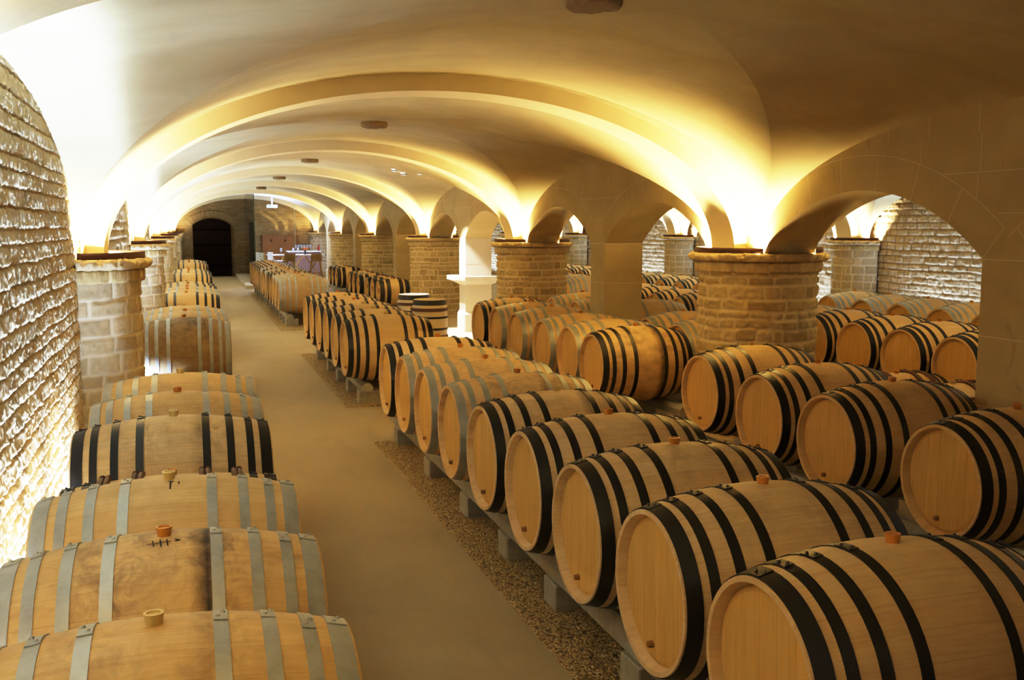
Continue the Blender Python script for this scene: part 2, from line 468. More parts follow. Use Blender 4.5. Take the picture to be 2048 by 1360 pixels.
def rib_mesh(hw=.19):
    n = 72; V = []; Fc = []
    ai, hi = 2.42, H_R; ao, ho = 2.60, H_B + .06
    for k in range(n + 1):
        a = PI * k / n; ca, sa = math.cos(a), math.sin(a)
        for y in (-hw, hw):
            V.append((-ai * ca, y, hi * sa)); V.append((-ao * ca, y, ho * sa))
    for k in range(n):
        b = k * 4; c = b + 4
        Fc += [(b, c, c + 2, b + 2), (b + 1, b + 3, c + 3, c + 1), (b, b + 1, c + 1, c), (b + 2, c + 2, c + 3, b + 3)]
    V = [(x, y, z - .018 if k < 4 or k >= n * 4 else z) for k, (x, y, z) in enumerate(V)]
    Fc += [(0, 2, 3, 1), (n * 4, n * 4 + 1, n * 4 + 3, n * 4 + 2)]
    return V, Fc
RV, RF = rib_mesh()
rib0 = None; ti = 1
for xc in (XK, XA):
    for y in RIBS:
        if rib0 is None:
            o = rib0 = mesh_obj('trim_1', RV, RF, RIB, None, True); smooth_angle(o, 40)
        else:
            o = rib0.copy(); COL.objects.link(o); o.name = 'trim_%d' % ti
        ti += 1
        o.location = (xc, y, ZL - .005); o['kind'] = 'structure'

# ---- arcade ------------------------------------------------------------------
ARH, ARR = 1.17, .43                         # half span, rise
AR = (ARH ** 2 + ARR ** 2) / (2 * ARR); ACZ = 1.60 + ARR - AR
PIER_HY, PIER_HX = .20, TH
ARCS = []
for y in RIBS[:-1]:
    ARCS += [(y + .46 + ARH), (y + 6 - .46 - ARH)]
def arcade():
    ys = []
    for y in RIBS:
        ys += [y - .46, y + .46]
        if y < RIBS[-1]: ys += [y + 3 - PIER_HY, y + 3 + PIER_HY]
    for c in ARCS: ys += list(c + np.linspace(-ARH, ARH, 33))
    ys = sorted(set(round(v, 5) for v in ys)); ys = [v for v in ys if Y0 - .1 <= v <= Y1]
    def zb(y):
        for c in ARCS:
            if abs(y - c) < ARH - 1e-4: return ACZ + math.sqrt(AR ** 2 - (y - c) ** 2)
        return 1.568 if min(abs(y - q) for q in RIBS) < .47 else 1.60
    V = []; Fc = []; mi = []
    a, b = XP - TH, XP + TH; ZT = 2.72
    for y in ys: z = zb(y); V += [(a, y, z), (a, y, ZT), (b, y, z), (b, y, ZT)]
    for i in range(len(ys) - 1):
        p = 4 * i; q = p + 4
        Fc += [(p, p + 1, q + 1, q), (p + 2, q + 2, q + 3, p + 3), (p, q, q + 2, p + 2), (p + 1, p + 3, q + 3, q + 1)]; mi += [0] * 4
    # pale joints, 6 mm wide, standing a hair proud of both faces
    def line(p, q, w=.005):
        (y0, z0), (y1, z1) = p, q; d = math.hypot(y1 - y0, z1 - z0)
        if d < .02: return
        ny, nz = -(z1 - z0) / d * w / 2, (y1 - y0) / d * w / 2
        for x in (a - .0015, b + .0015):
            k = len(V); V.extend([(x, y0 + ny, z0 + nz), (x, y1 + ny, z1 + nz), (x, y1 - ny, z1 - nz), (x, y0 - ny, z0 - nz)])
            Fc.append((k, k + 1, k + 2, k + 3)); mi.append(1)
    RO = AR + .235
    def inring(y, z): return any(abs(y - c) < 1.6 and math.hypot(y - c, z - ACZ) < RO for c in ARCS)
    amax = math.asin(ARH / AR)
    for c in ARCS:
        amx = math.acos(min(1, (1.60 - ACZ) / RO))
        pts = [(c + RO * math.sin(t), ACZ + RO * math.cos(t)) for t in np.linspace(-amx, amx, 40)]
        for p, q in zip(pts, pts[1:]):
            ax = min((y + 3 for y in RIBS), key=lambda a_: abs(a_ - c))
            if not any(abs(p[0] - y) < .3 for y in RIBS) and (p[0] - ax) * (c - ax) > 0: line(p, q)
        for t in np.linspace(-amax, amax, 8)[0:]:
            line((c + AR * math.sin(t), ACZ + AR * math.cos(t)), (c + RO * math.sin(t), ACZ + RO * math.cos(t)))
    for zi, z in enumerate((1.86, 2.10, 2.33)):
        step = .05; y = Y0; start = None
        for y in np.arange(Y0, Y1, step):
            ok = not inring(y, z) and not inring(y + step, z)
            if ok and start is None: start = y
            if (not ok or y + step >= Y1) and start is not None: line((start, z), (y, z)); start = None
    rng = random.Random(3)
    for za, zb2 in ((1.86, 2.10), (2.10, 2.33), (2.33, 2.6)):
        y = Y0 + .3
        while y < Y1 - .3:
            y += rng.uniform(.38, .62)
            if not inring(y, za + .02): line((y, za), (y, zb2))
            elif not inring(y, zb2 - .02):
                lo, hi = za, zb2
                for _ in range(18):
                    m = (lo + hi) / 2
                    if inring(y, m): lo = m
                    else: hi = m
                line((y, hi), (y, zb2))
    o = mesh_obj('wall_arcade', V, Fc, [ASHLAR, JOINT], None, False, mi)
    tag(o, kind='structure')
arcade()

# ---- round brick pillars -----------------------------------------------------
def drum_shaft(r, z1, seed, a0, a1, step=.0125, rough=.022):
    na = int(r * (a1 - a0) / step); nz = int(z1 / step)
    th = np.linspace(a0, a1, na); zs = np.linspace(0, z1, nz)
    W, T = np.meshgrid(zs, th, indexing='ij')
    off, val, mor = stone_field(T * r, W, (.065, .15), (.08, .34), .008, seed, rough, .011, 0, .016, .007, fs=1.4)
    e = np.minimum(1, np.minimum(T - a0, a1 - T) / .05); off = off * e
    C = np.stack([np.cos(T), np.sin(T), np.zeros(T.shape)], -1)
    P = C * (r - .012); P[..., 2] = W
    return P, C, off, val, mor

def cap_ring(name, prof, a0, a1, seed, mat, parent, blk=(.12, .26), rough=.012, n=150):
    """lumpy stone ring swept by a profile of (r, z)"""
    th = np.linspace(a0, a1, n); V = []; st = []; mo = []
    rng = random.Random(seed); cuts = [a0]
    while cuts[-1] < a1: cuts.append(cuts[-1] + rng.uniform(*blk) / prof[0][0])
    vals = [rng.random() for _ in cuts]
    for t in th:
        k = max(0, np.searchsorted(cuts, t) - 1); d = min(abs(t - c) for c in cuts) * prof[0][0]
        g = min(1, d / .014)
        for i, (r, z) in enumerate(prof):
            nn = mnoise.noise(Vector((t * 9, z * 40, seed))) * rough + mnoise.noise(Vector((t * 26, z * 70, seed + 3))) * rough * .6
            rr = r + (nn - (1 - g) * .010 if 0 < i < len(prof) - 1 else 0)
            V.append((rr * math.cos(t), rr * math.sin(t), z + (nn * .4 if 0 < i < len(prof) - 1 else 0))); st.append(vals[k] * .8 + .2); mo.append((1 - g) * .8)
    m = len(prof); Fc = [(i * m + j, (i + 1) * m + j, (i + 1) * m + j + 1, i * m + j + 1) for i in range(n - 1) for j in range(m - 1)]
    o = mesh_obj(name, V, Fc, mat, parent, True)
    for nm, a in (('stone', st), ('mortar_or_shade', mo)):
        at = o.data.attributes.new(nm, 'FLOAT', 'POINT'); at.data.foreach_set('value', np.array(a, dtype=np.float32))
    return o

def rim_mesh(r, z0, z1, spans, th=.012):
    b = MB()
    for a0, a1 in spans:
        n = max(6, int((a1 - a0) / .08)); V = []; Fc = []
        for i in range(n + 1):
            t = a0 + (a1 - a0) * i / n
            for rr, z in ((r - th, z0), (r, z0), (r, z1), (r - th, z1)): V.append((rr * math.cos(t), rr * math.sin(t), z))
        for i in range(n):
            for j in range(4): Fc.append((i * 4 + j, i * 4 + 4 + j, i * 4 + 4 + (j + 1) % 4, i * 4 + (j + 1) % 4))
        Fc += [(0, 3, 2, 1), tuple(n * 4 + j for j in range(4))]
        b.add(V, Fc)
    return b

LAMP = NT('warm_uplight_lens'); LAMP.bsdf.inputs['Emission Color'].default_value = (1, .8, .5, 1); LAMP.bsdf.inputs['Emission Strength'].default_value = 6; LAMP = LAMP.m

def make_pillar(a0, a1, seed, wrap, rimspans, lamps):
    root = empty('brick_pillar')
    P, C, off, val, mor = drum_shaft(.5, 1.412, seed, a0, a1, rough=.022 if wrap else .014)
    relief_mesh('shaft', P, C, off, val, mor, DRUMSTONE if wrap else HALFSTONE, root)
    cap_ring('corbel_course', [(.47, 1.408), (.522, 1.410), (.530, 1.425), (.532, 1.45), (.530, 1.48), (.524, 1.494), (.47, 1.496)], a0, a1, seed + 1, DRUMSTONE, root, (.13, .24), .012, 520)
    cap_ring('capstone', [(.47, 1.496), (.548, 1.498), (.568, 1.508), (.576, 1.522), (.578, 1.536), (.572, 1.550), (.556, 1.563), (.535, 1.566), (.01, 1.566)], a0, a1, seed + 2, CAPSTONE, root, (.22, .5), .022, 420)
    rim_mesh(.535, 1.567, 1.612, rimspans).build('ledge_rim', RUST, root, True)
    return root
nth = ['first', 'second', 'third', 'fourth', 'fifth', 'sixth', 'seventh', 'eighth', 'ninth', 'tenth', 'eleventh', 'twelfth', 'thirteenth', 'fourteenth', 'fifteenth', 'sixteenth', 'seventeenth', 'eighteenth']
g = math.asin(TH / .53) + .02
pil0 = make_pillar(0, 2 * PI, 21, True, [(PI / 2 + g, 1.5 * PI - g), (-PI / 2 + g, PI / 2 - g)], None)
n = 0
for y in RIBS:
    if y < 0 or y > 38: continue
    if y > 37: continue
    p = pil0 if n == 0 else copy_tree(pil0)
    p.location = (XP, y, 0); p.rotation_euler = (0, 0, 0)
    if y < 2: lab = 'round brick pillar under the arcade behind the picture edge'
    else: lab = 'round tan brick pillar with overhanging capstone, %s from the camera along the arcade' % nth[n - 1]
    tag(p, lab, 'pillar', 'round brick pillars of the arcade', 'thing'); n += 1
# engaged half pillars on the left wall and the far right wall
half0 = make_pillar(-1.33, 1.33, 41, False, [(-1.30, 1.30)], None)
n = 0
for y in RIBS:
    if y < 0: continue
    p = half0 if n == 0 else copy_tree(half0)
    p.location = (XL - .14, y, 0)
    tag(p, 'half round brick pillar against the left rough stone wall, %s from the camera' % nth[max(0, n - 1)] if y > 2 else 'half round brick pillar at the left wall beside the camera', 'pillar', 'half pillars along the left wall', 'thing'); n += 1
p = copy_tree(half0); p.location = (XP, Y1 + .14, 0); p.rotation_euler = (0, 0, -PI / 2)
tag(p, 'half round brick pillar against the end wall inside the glass room', 'pillar', kind='thing')
n = 0
for y in RIBS:
    if y < 0: continue
    p = copy_tree(half0); p.location = (XR + .10, y, 0); p.rotation_euler = (0, 0, PI)
    tag(p, 'half round brick pillar against the rough wall beyond the arcade, %s from the camera' % nth[n], 'pillar', 'half pillars along the far right wall', 'thing'); n += 1

# ---- sawn stone piers at mid bay ----------------------------------------------
PALESTONE = plain('pale_sawn_stone', (.64, .58, .49), .8, 0, 5, .06, .15)
def make_pier(shelf):
    stone = PALESTONE if shelf else ASHLAR
    root = empty('stone_pier')
    b = MB().box(-PIER_HX, PIER_HX, -PIER_HY, PIER_HY, 0, 1.60)
    V, Fc = b.V, b.F; mi = [0] * len(Fc); k0 = len(Fc)
    jb = MB()
    for z in (.33, .74, 1.15, 1.595):
        e = .0015; jb.box(-PIER_HX - e, PIER_HX + e, -PIER_HY - e, PIER_HY + e, z - .003, z + .003)
    k = len(V); V = V + jb.V; Fc = Fc + [tuple(k + i for i in f) for f in jb.F]; mi += [1] * len(jb.F)
    sh = mesh_obj('shaft', V, Fc, [stone, JOINT], root, False, mi)
    e = .035
    base = MB()
    def tier(pts):
        V = []; Fc = []
        for hx, hy, c, z in pts:
            V += [(-hx + c, -hy, z), (hx - c, -hy, z), (hx, -hy + c, z), (hx, hy - c, z), (hx - c, hy, z), (-hx + c, hy, z), (-hx, hy - c, z), (-hx, -hy + c, z)]
        for k in range(len(pts) - 1):
            for i in range(8): j = (i + 1) % 8; Fc.append((k * 8 + i, k * 8 + j, k * 8 + 8 + j, k * 8 + 8 + i))
        Fc += [tuple(range(7, -1, -1)), tuple((len(pts) - 1) * 8 + i for i in range(8))]
        return V, Fc
    base.add(*tier([(PIER_HX + e, PIER_HY + e, .02, 0), (PIER_HX + e, PIER_HY + e, .02, .30), (PIER_HX + .002, PIER_HY + .002, .002, .345)])).build('base', stone, root)
    if shelf:
        MB().add(*tier([(PIER_HX + .01, PIER_HY + .01, .02, .80), (PIER_HX + .20, PIER_HY + .20, .14, .885), (PIER_HX + .21, PIER_HY + .21, .15, .885), (PIER_HX + .21, PIER_HY + .21, .15, .95)])).build('shelf', stone, root)
    return root
pp = None; n = 0
for y in RIBS[1:-1]:
    yc = y + 3; shelf = abs(yc - 16.5) < .1
    if shelf: p = make_pier(True)
    elif pp is None: p = pp = make_pier(False)
    else: p = copy_tree(pp)
    p.location = (XP, yc, 0)
    tag(p, 'square pale stone pier with a wide ledge shelf, spotlit white' if shelf else 'square pale stone pier between round brick pillars, %s from the camera' % nth[n], 'pier', 'square stone piers of the arcade', 'thing'); n += 1

# ---- ceiling bosses ------------------------------------------------------------
def make_boss():
    b = MB()
    prof = [(.0, -.0), (.06, .004), (.10, .0), (.128, .006), (.137, .02), (.137, .105), (.12, .13)]
    n = 40; V = []; Fc = []
    for i, (r, z) in enumerate(prof):
        for k in range(n):
            a = 2 * PI * k / n; d = .005 * math.sin(5 * a + 9 * r) * math.sin(30 * r + 2 * a) if 0 < i < 4 else 0
            V.append((r * math.cos(a), r * math.sin(a), z + d))
    for i in range(len(prof) - 1):
        for k in range(n):
            j = (k + 1) % n; Fc.append((i * n + k, i * n + j, i * n + n + j, i * n + n + k))
    return V, Fc
BOSSM = plain('carved_boss_stone', (.30, .21, .11), .8, 0, 30, .45)
bo = None
for k in range(0, 6):
    y = 4.5 + 6 * k
    if bo is None: o = bo = smooth_angle(mesh_obj('ceiling_boss', *make_boss(), BOSSM), 35)
    else: o = bo.copy(); COL.objects.link(o)
    o.location = (XK, y, 2.805)
    tag(o, 'round carved stone boss at the vault crown, %s from the camera' % nth[k], 'ceiling boss', 'stone bosses at the vault crowns')

# ------------------------------------------------------------------ barrels
BL, RB, RH = .88, .34, .277
def brad(x, L_=BL, rb=RB, rh=RH): return rb - (rb - rh) * (abs(x) / (L_ / 2)) ** 2

def make_barrel(hoops, L_=BL, rb=RB, rh=RH, wood=STAVES, headm=HEAD, wooden=()):
    """hoops: list of (distance from end 0, width, material)"""
    root = empty('oak_barrel')
    n = 56; st = .026; hd = .036
    prof = []
    for i in range(25):
        x = -L_ / 2 + L_ * i / 24; prof.append((brad(x, L_, rb, rh), x))
    e = L_ / 2
    full = [(rh - st - .012, -e + hd), (rh - st - .002, -e + hd), (rh - st + .004, -e + hd * .5), (rh - .016, -e + .001), (rh - .003, -e)] + prof + [(rh - .003, e), (rh - .016, e - .001), (rh - st + .004, e - hd * .5), (rh - st - .002, e - hd), (rh - st - .012, e - hd)]
    o = MB().lathe(full, n, 'x', cap=False).build('staves', wood, root, True); smooth_angle(o, 35)
    for s in (-1, 1):
        MB().lathe([(0, s * (e - hd + .008)), (rh - st - .018, s * (e - hd + .008)), (rh - st - .003, s * (e - hd + .002)), (rh - st - .003, s * (e - hd - .01)), (0, s * (e - hd - .012))], 48, 'x', cap=False).build('head', headm, root)
    rng = random.Random(len(hoops) * 7 + int(L_ * 100))
    for d, w, m in hoops:
        for s in (-1, 1):
            xa, xb = -e + d, -e + d + w
            t = .0035
            pr = [(brad(xa, L_, rb, rh) - .002, xa), (brad(xa, L_, rb, rh) + t, xa), (brad((xa + xb) / 2, L_, rb, rh) + t, (xa + xb) / 2), (brad(xb, L_, rb, rh) + t, xb), (brad(xb, L_, rb, rh) - .002, xb)]
            b = MB().lathe(pr, n, 'x', cap=False)
            # overlapping end with rivets near the top
            a0 = rng.uniform(-.16, .05); a1 = a0 + .2; xs0, xs1 = xa + .001, xb - .001
            V = []; Fc = []
            for i in range(7):
                a = a0 + (a1 - a0) * i / 6
                for x, tt in ((xs0, t), (xs0, t + .003), (xs1, t + .003), (xs1, t)):
                    r = brad(x, L_, rb, rh) + tt; V.append((x, r * math.sin(a), r * math.cos(a)))
            for i in range(6):
                for j in range(3): Fc.append((i * 4 + j, i * 4 + j + 1, i * 4 + 5 + j, i * 4 + 4 + j))
            Fc += [(0, 1, 2, 3), (27, 26, 25, 24)]
            b.add(V, Fc)
            xm = (xa + xb) / 2; rm = brad(xm, L_, rb, rh) + t + .003
            for da, dx in ((.06, .006), (.14, -.006)):
                a = a0 + da
                for k in range(1):
                    c = Vector((xm + dx, rm * math.sin(a), rm * math.cos(a))); nn = Vector((0, math.sin(a), math.cos(a)))
                    b.bar(c - nn * .001, c + nn * .005, .0065, 8, .0035)
            V = [(x * (1 if s < 0 else -1), y, z) for x, y, z in b.V]
            o = mesh_obj('hoop', V, b.F if s < 0 else [tuple(reversed(f)) for f in b.F], m, root, True); smooth_angle(o, 35)
    for d, cnt in wooden:          # bundles of split chestnut hoops
        for s in (-1, 1):
            b = MB()
            for k in range(cnt):
                x = s * (e - d - k * .024); r0 = brad(x, L_, rb, rh) + .009; V = []; Fc = []; q = 7
                for i in range(n):
                    a = 2 * PI * i / n; rr = r0 + .002 * math.sin(a * 3 + k * 2)
                    for j in range(q):
                        p = 2 * PI * j / q; ry = rr + .011 * math.cos(p); V.append((x + .0125 * math.sin(p), ry * math.sin(a), ry * math.cos(a)))
                for i in range(n):
                    ii = (i + 1) % n
                    for j in range(q): jj = (j + 1) % q; Fc.append((i * q + j, i * q + jj, ii * q + jj, ii * q + j))
                b.add(V, Fc)
                a = .25 + .1 * k; b.bar((x, (r0 + .008) * math.sin(a), (r0 + .008) * math.cos(a)), (x, (r0 + .014) * math.sin(a + .16), (r0 + .014) * math.cos(a + .16)), .013, 7)
            b.build('wooden_hoop', CHESTNUT, root, True)
    return root

def add_bung(root, mat, rb=RB):
    b = MB().lathe([(.0, rb - .006), (.018, rb - .006), (.0195, rb + .003), (.0225, rb + .022), (.0225, rb + .025), (.0165, rb + .025), (.015, rb + .020), (0, rb + .020)], 24, 'z', cap=False)
    o = b.build('bung', mat, root, True); smooth_angle(o, 40); return o
def add_peg(root, s, L_=BL, rh=RH):
    e = L_ / 2 - .028
    o = MB().lathe([(.013, s * e), (.011, s * (e + .02)), (0, s * (e + .022))], 12, 'x', (0, .02, -.19), False).build('tap_peg', PEG, root, True)
    smooth_angle(o, 40); return o

def std(m): return [(.006, .05, m), (.084, .033, m), (.172, .034, m), (.279, .034, m)]
P_ = {}
P_['b'] = make_barrel(std(BLACK)); P_['g'] = make_barrel(std(GALV))
WL, WRB, WRH = .86, .255, .218
P_['w'] = make_barrel([(.006, .05, BLACK), (.084, .033, BLACK)], WL, WRB, WRH, wooden=((.155, 2), (.285, 2)))
SL, SRB, SRH = .64, .285, .245
P_['s'] = make_barrel([(.006, .095, BLACK), (.145, .085, BLACK)], SL, SRB, SRH)
mk = MB()
for (y0, z0, y1, z1) in ((-.05, .08, .0, .05), (.0, .05, -.02, .0), (-.04, -.01, .03, -.02), (.03, .09, .05, .02)):
    mk.bar((-SL / 2 + .0245, y0, z0), (-SL / 2 + .0245, y1, z1), .005, 6)
mk.build('head_marking', plain('scribble_ink', (.04, .03, .02), .8), P_['s'])
for k in 'bg':
    add_bung(P_[k], BUNG_O); add_peg(P_[k], -1)
add_bung(P_['w'], BUNG_O, WRB)
add_bung(P_['s'], BUNG_O, SRB)
CREAM = {}
for k in 'bgws':
    for c in P_[k].children:
        if c.name.startswith('bung'): CREAM[k] = c.data.copy(); CREAM[k].materials[0] = BUNG_C
ZC = .555
HOOPNAME = {'b': 'black iron hoops', 'g': 'grey galvanised hoops', 'w': 'dark wooden and iron hoops', 's': 'two wide black hoops each end'}
RAILZ = .225
HOOPADJ = {'b': 'black-hooped', 'g': 'grey-hooped', 'w': 'wooden-hooped', 'v': 'wooden-hooped', 's': 'wide-hooped'}
def barrel(kind, x, y, label, group, z=None, bung=None, stain=.25, tone=1.0, yaw=0, roll=None, seep=0, pale=.45):
    p = P_[kind]
    o = copy_tree(p)
    z = ZC if z is None else z
    rr = random.uniform(-.05, .05) if roll is None else roll
    o.location = (x, y, z); o.rotation_euler = (rr, 0, math.radians(yaw + random.uniform(-.8, .8)))
    for c in o.children:
        if c.name.startswith('staves'): c.color = (tone * random.uniform(.93, 1.07), stain, seep, pale)
        if c.name.startswith('bung') and (bung or random.choice('oooc')) == 'c':
            c.data = CREAM[kind]
    tag(o, label, 'barrel', group)
    return o

INK = plain('dark_ink', (.03, .02, .015), .8)
def strokes(root, name, segs, w=.004, rb=RB, rh=RH, L_=BL):
    """painted strokes lying on the staves; segs of (x, angle) pairs"""
    V = []; Fc = []
    for (x0, a0), (x1, a1) in segs:
        n = 6; d = math.hypot(x1 - x0, (a1 - a0) * rb); nx, na = -(a1 - a0) * rb / d * w / 2, (x1 - x0) / d * w / 2 / rb; b = len(V)
        for i in range(n + 1):
            x = x0 + (x1 - x0) * i / n; a = a0 + (a1 - a0) * i / n
            for q in (-1, 1):
                xx, aa = x + q * nx, a + q * na; r = brad(xx, L_, rb, rh) + .0012
                V.append((xx, r * math.sin(aa), r * math.cos(aa)))
        for i in range(n): Fc.append((b + 2 * i, b + 2 * i + 1, b + 2 * i + 3, b + 2 * i + 2))
    return mesh_obj(name, V, Fc, INK, root, True)

def rail_pair(x, ya, yb, where, aisle_blocks=None, xs=(-.25, .25), top=RAILZ, blocks=True, visible=True):
    for i, dx in enumerate(xs):
        xc = x + dx; hw = .055
        poly = [(-hw, 0), (hw, 0), (hw, .055), (hw - .03, .09), (-hw + .03, .09), (-hw, .055)]
        o = MB().prism(poly, ya, yb).build('concrete_rail', CONC, None)
        o.location = (xc, 0, top - .09)
        tag(o, 'long chamfered concrete rail carrying %s, %s one' % (where, 'aisle-side' if (i == 0) == (x > 0) else 'wall-side' if x < 0 else 'far-side'), 'barrel rail', 'concrete barrel rails')
block0 = None
def block(x, y, label, group, h):
    global block0
    if block0 is None:
        block0 = o = MB().box(-.11, .11, -.085, .085, 0, RAILZ - .09, .006).build('concrete_block', CONC)
    else: o = block0.copy(); COL.objects.link(o)
    o.location = (x, y, 0); o.scale = (1, 1, h / (RAILZ - .09))
    o.rotation_euler = (0, 0, math.radians(random.uniform(-2, 2)))
    tag(o, label, 'block', group)

def blocks_for(x, ys, where, group, xs=(-.25, .25), top=RAILZ):
    for i, dx in enumerate(xs):
        for k, y in enumerate(ys):
            block(x + dx, y, 'concrete block under the %s rail of %s, %s from camera' % (('aisle-side' if (i == 0) == (x > 0) else 'far-side'), where, nth[k]), group, top - .09)

def lab(kind, k, where, extra=''):
    return '%s oak barrel, %s from the camera %s%s' % (HOOPADJ[kind], nth[k], where, extra)

# left row along the rough wall (X -0.11)
LX = -.11
left = [(2.293, 'g', 'c', .5), (2.985, 'g', 'o', 1.0), (3.67, 'g', 'c', .25), (4.29, 'w', 'o', .2), (4.91, 'b', 'c', .6), (5.64, 'g', 'o', .35), (6.36, 'g', 'c', .3),
        (10.35, 'g', 'o', 1.0), (11.1, 'g', 'o', .5), (11.85, 'g', 'c', .4), (14.2, 'b', 'o', .1), (14.95, 'g', 'o', .2), (15.68, 'g', 'o', .2), (16.4, 'b', 'o', .2),
        (17.1, 'b', 'c', .2), (20.2, 'b', 'c', .3), (20.95, 'b', 'o', .3), (21.7, 'b', 'o', .2), (22.42, 'b', 'o', .2), (26.2, 'b', 'o', .2), (26.95, 'b', 'o', .2), (27.7, 'b', 'o', .2), (28.42, 'b', 'o', .2)]
nth += ['nineteenth', 'twentieth', 'twenty-first', 'twenty-second', 'twenty-third']
for k, (y, kd, bg, stn) in enumerate(left):
    zc = .50 if kd == 'w' else ZC
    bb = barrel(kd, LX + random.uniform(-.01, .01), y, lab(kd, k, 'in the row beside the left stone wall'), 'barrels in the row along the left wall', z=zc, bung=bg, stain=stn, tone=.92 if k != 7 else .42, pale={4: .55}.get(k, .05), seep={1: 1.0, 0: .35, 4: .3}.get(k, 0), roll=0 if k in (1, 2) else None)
    if k == 1: strokes(bb, 'tally_mark', [((-.030, -.13), (-.026, -.24)), ((-.010, -.12), (-.006, -.25)), ((.008, -.12), (.012, -.24)), ((-.045, -.19), (.020, -.165)), ((.03, -.13), (.045, -.15)), ((.045, -.15), (.03, -.17))])
    if k == 2: strokes(bb, 'wine_drip', [((.006, -.12), (.006, -.30)), ((-.003, -.12), (.018, -.125)), ((.034, -.13), (.034, -.20))], .005)
for ya, yb, wh in ((1.9, 6.75, 'the nearest left barrels'), (10.0, 12.2, 'the second batch of left barrels'), (13.85, 17.5, 'the third batch of left barrels'), (19.85, 22.8, 'the fourth batch of left barrels'), (25.85, 28.8, 'the farthest left barrels')):
    rail_pair(LX, ya, yb, wh)
    blocks_for(LX, np.linspace(ya + .3, yb - .3, max(3, int((yb - ya) / 1.0))), wh, 'concrete blocks under the left row')

# first row right of the aisle
RX = 1.865
row1 = [(2.275, 'b', 'o', .15), (2.955, 'b', 'o', .25), (3.635, 'b', 'o', .3), (4.32, 'b', 'o', .2), (5.03, 'b', 'c', .5), (5.735, 'g', 'o', .7), (6.45, 'g', 'o', .4), (7.135, 'g', 'o', .3), (7.83, 'b', 'o', .15)]
for k, (y, kd, bg, stn) in enumerate(row1):
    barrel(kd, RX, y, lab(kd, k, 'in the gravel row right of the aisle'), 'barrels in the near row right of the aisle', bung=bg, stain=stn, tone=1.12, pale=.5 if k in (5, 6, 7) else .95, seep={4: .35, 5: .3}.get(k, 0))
bed2 = [10.05 + .722 * k for k in range(6)]
for k, y in enumerate(bed2):
    barrel('b', RX - .01, y, 'oak barrel with black iron hoops, %s in the six-barrel batch right of the aisle' % nth[k], 'six black-hooped barrels in the second gravel bed', bung='cccoco'[k], stain=.1)
bed3 = 'gggbbgbgbbbbbb'
for k, c in enumerate(bed3):
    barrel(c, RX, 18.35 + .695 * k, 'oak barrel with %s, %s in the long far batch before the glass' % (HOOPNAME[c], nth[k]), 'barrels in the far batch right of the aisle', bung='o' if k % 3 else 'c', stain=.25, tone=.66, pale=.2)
rail_pair(RX, 1.7, 8.35, 'the near right row')
rail_pair(RX, 9.82, 14.0, 'the six-barrel batch')
rail_pair(RX, 18.15, 27.9, 'the far right batch')
blocks_for(RX + .035, [2.4, 3.35, 4.25, 5.0, 5.83, 6.85, 7.98], 'the near right row', 'concrete blocks under the near right row')
blocks_for(RX + .035, [9.98, 10.75, 11.55, 12.4, 13.5], 'the six-barrel batch', 'concrete blocks under the six-barrel batch')
blocks_for(RX + .035, [18.3, 18.9, 19.6, 20.5, 21.4, 22.3, 23.2, 24.1, 25.0, 26.0, 27.0, 27.75], 'the far right batch', 'concrete blocks under the far right batch')

# second row, in front of the arcade
row2 = [(3.84, 3.86, 'b', 'o'), (3.83, 4.77, 'b', 'o'), (3.88, 5.56, 'b', 'o'), (3.96, 6.5, 'b', 'c'), (3.78, 8.17, 'b', 'o'), (3.82, 8.87, 'g', 'c'), (3.80, 9.57, 'g', 'o'), (3.80, 10.45, 'g', 'o'), (3.80, 11.2, 'g', 'o'), (3.79, 11.92, 'b', 'o')]
for k, (x, y, kd, bg) in enumerate(row2):
    barrel(kd, x, y, lab(kd, k, 'in the row standing before the arcade'), 'barrels in the row before the arcade', bung=bg, z=ZC + (.008 if k == 3 else 0), stain=1.0 if k == 4 else .25, tone=1.0, pale=.3, seep=.8 if k == 4 else 0)
rail_pair(3.85, 3.4, 6.9, 'the near arcade row'); rail_pair(3.80, 7.7, 12.3, 'the farther arcade row')
blocks_for(3.85, [3.6, 4.4, 5.2, 6.0, 6.7], 'the near arcade row', 'concrete blocks under the near arcade row')
blocks_for(3.80, [7.9, 8.6, 9.4, 10.3, 11.2, 12.1], 'the farther arcade row', 'concrete blocks under the farther arcade row')

# small half barrels by the third and fourth brick pillars
sm = [20.7, 21.4, 22.1, 23.35, 24.05, 24.72, 27.1, 27.85, 28.55]
for k, y in enumerate(sm):
    barrel('s', 3.97, y, 'small oak half barrel with wide black hoops, %s from the camera beside the arcade pillars' % nth[k], 'small half barrels beside the arcade pillars', z=.412, stain=.08, tone=.95)
for ya, yb, wh in ((20.35, 22.45, 'the nearest small half barrels'), (23.0, 24.98, 'the middle small half barrels'), (26.75, 28.9, 'the farthest small half barrels')):
    rail_pair(3.97, ya, yb, wh, xs=(-.17, .17), top=.13)

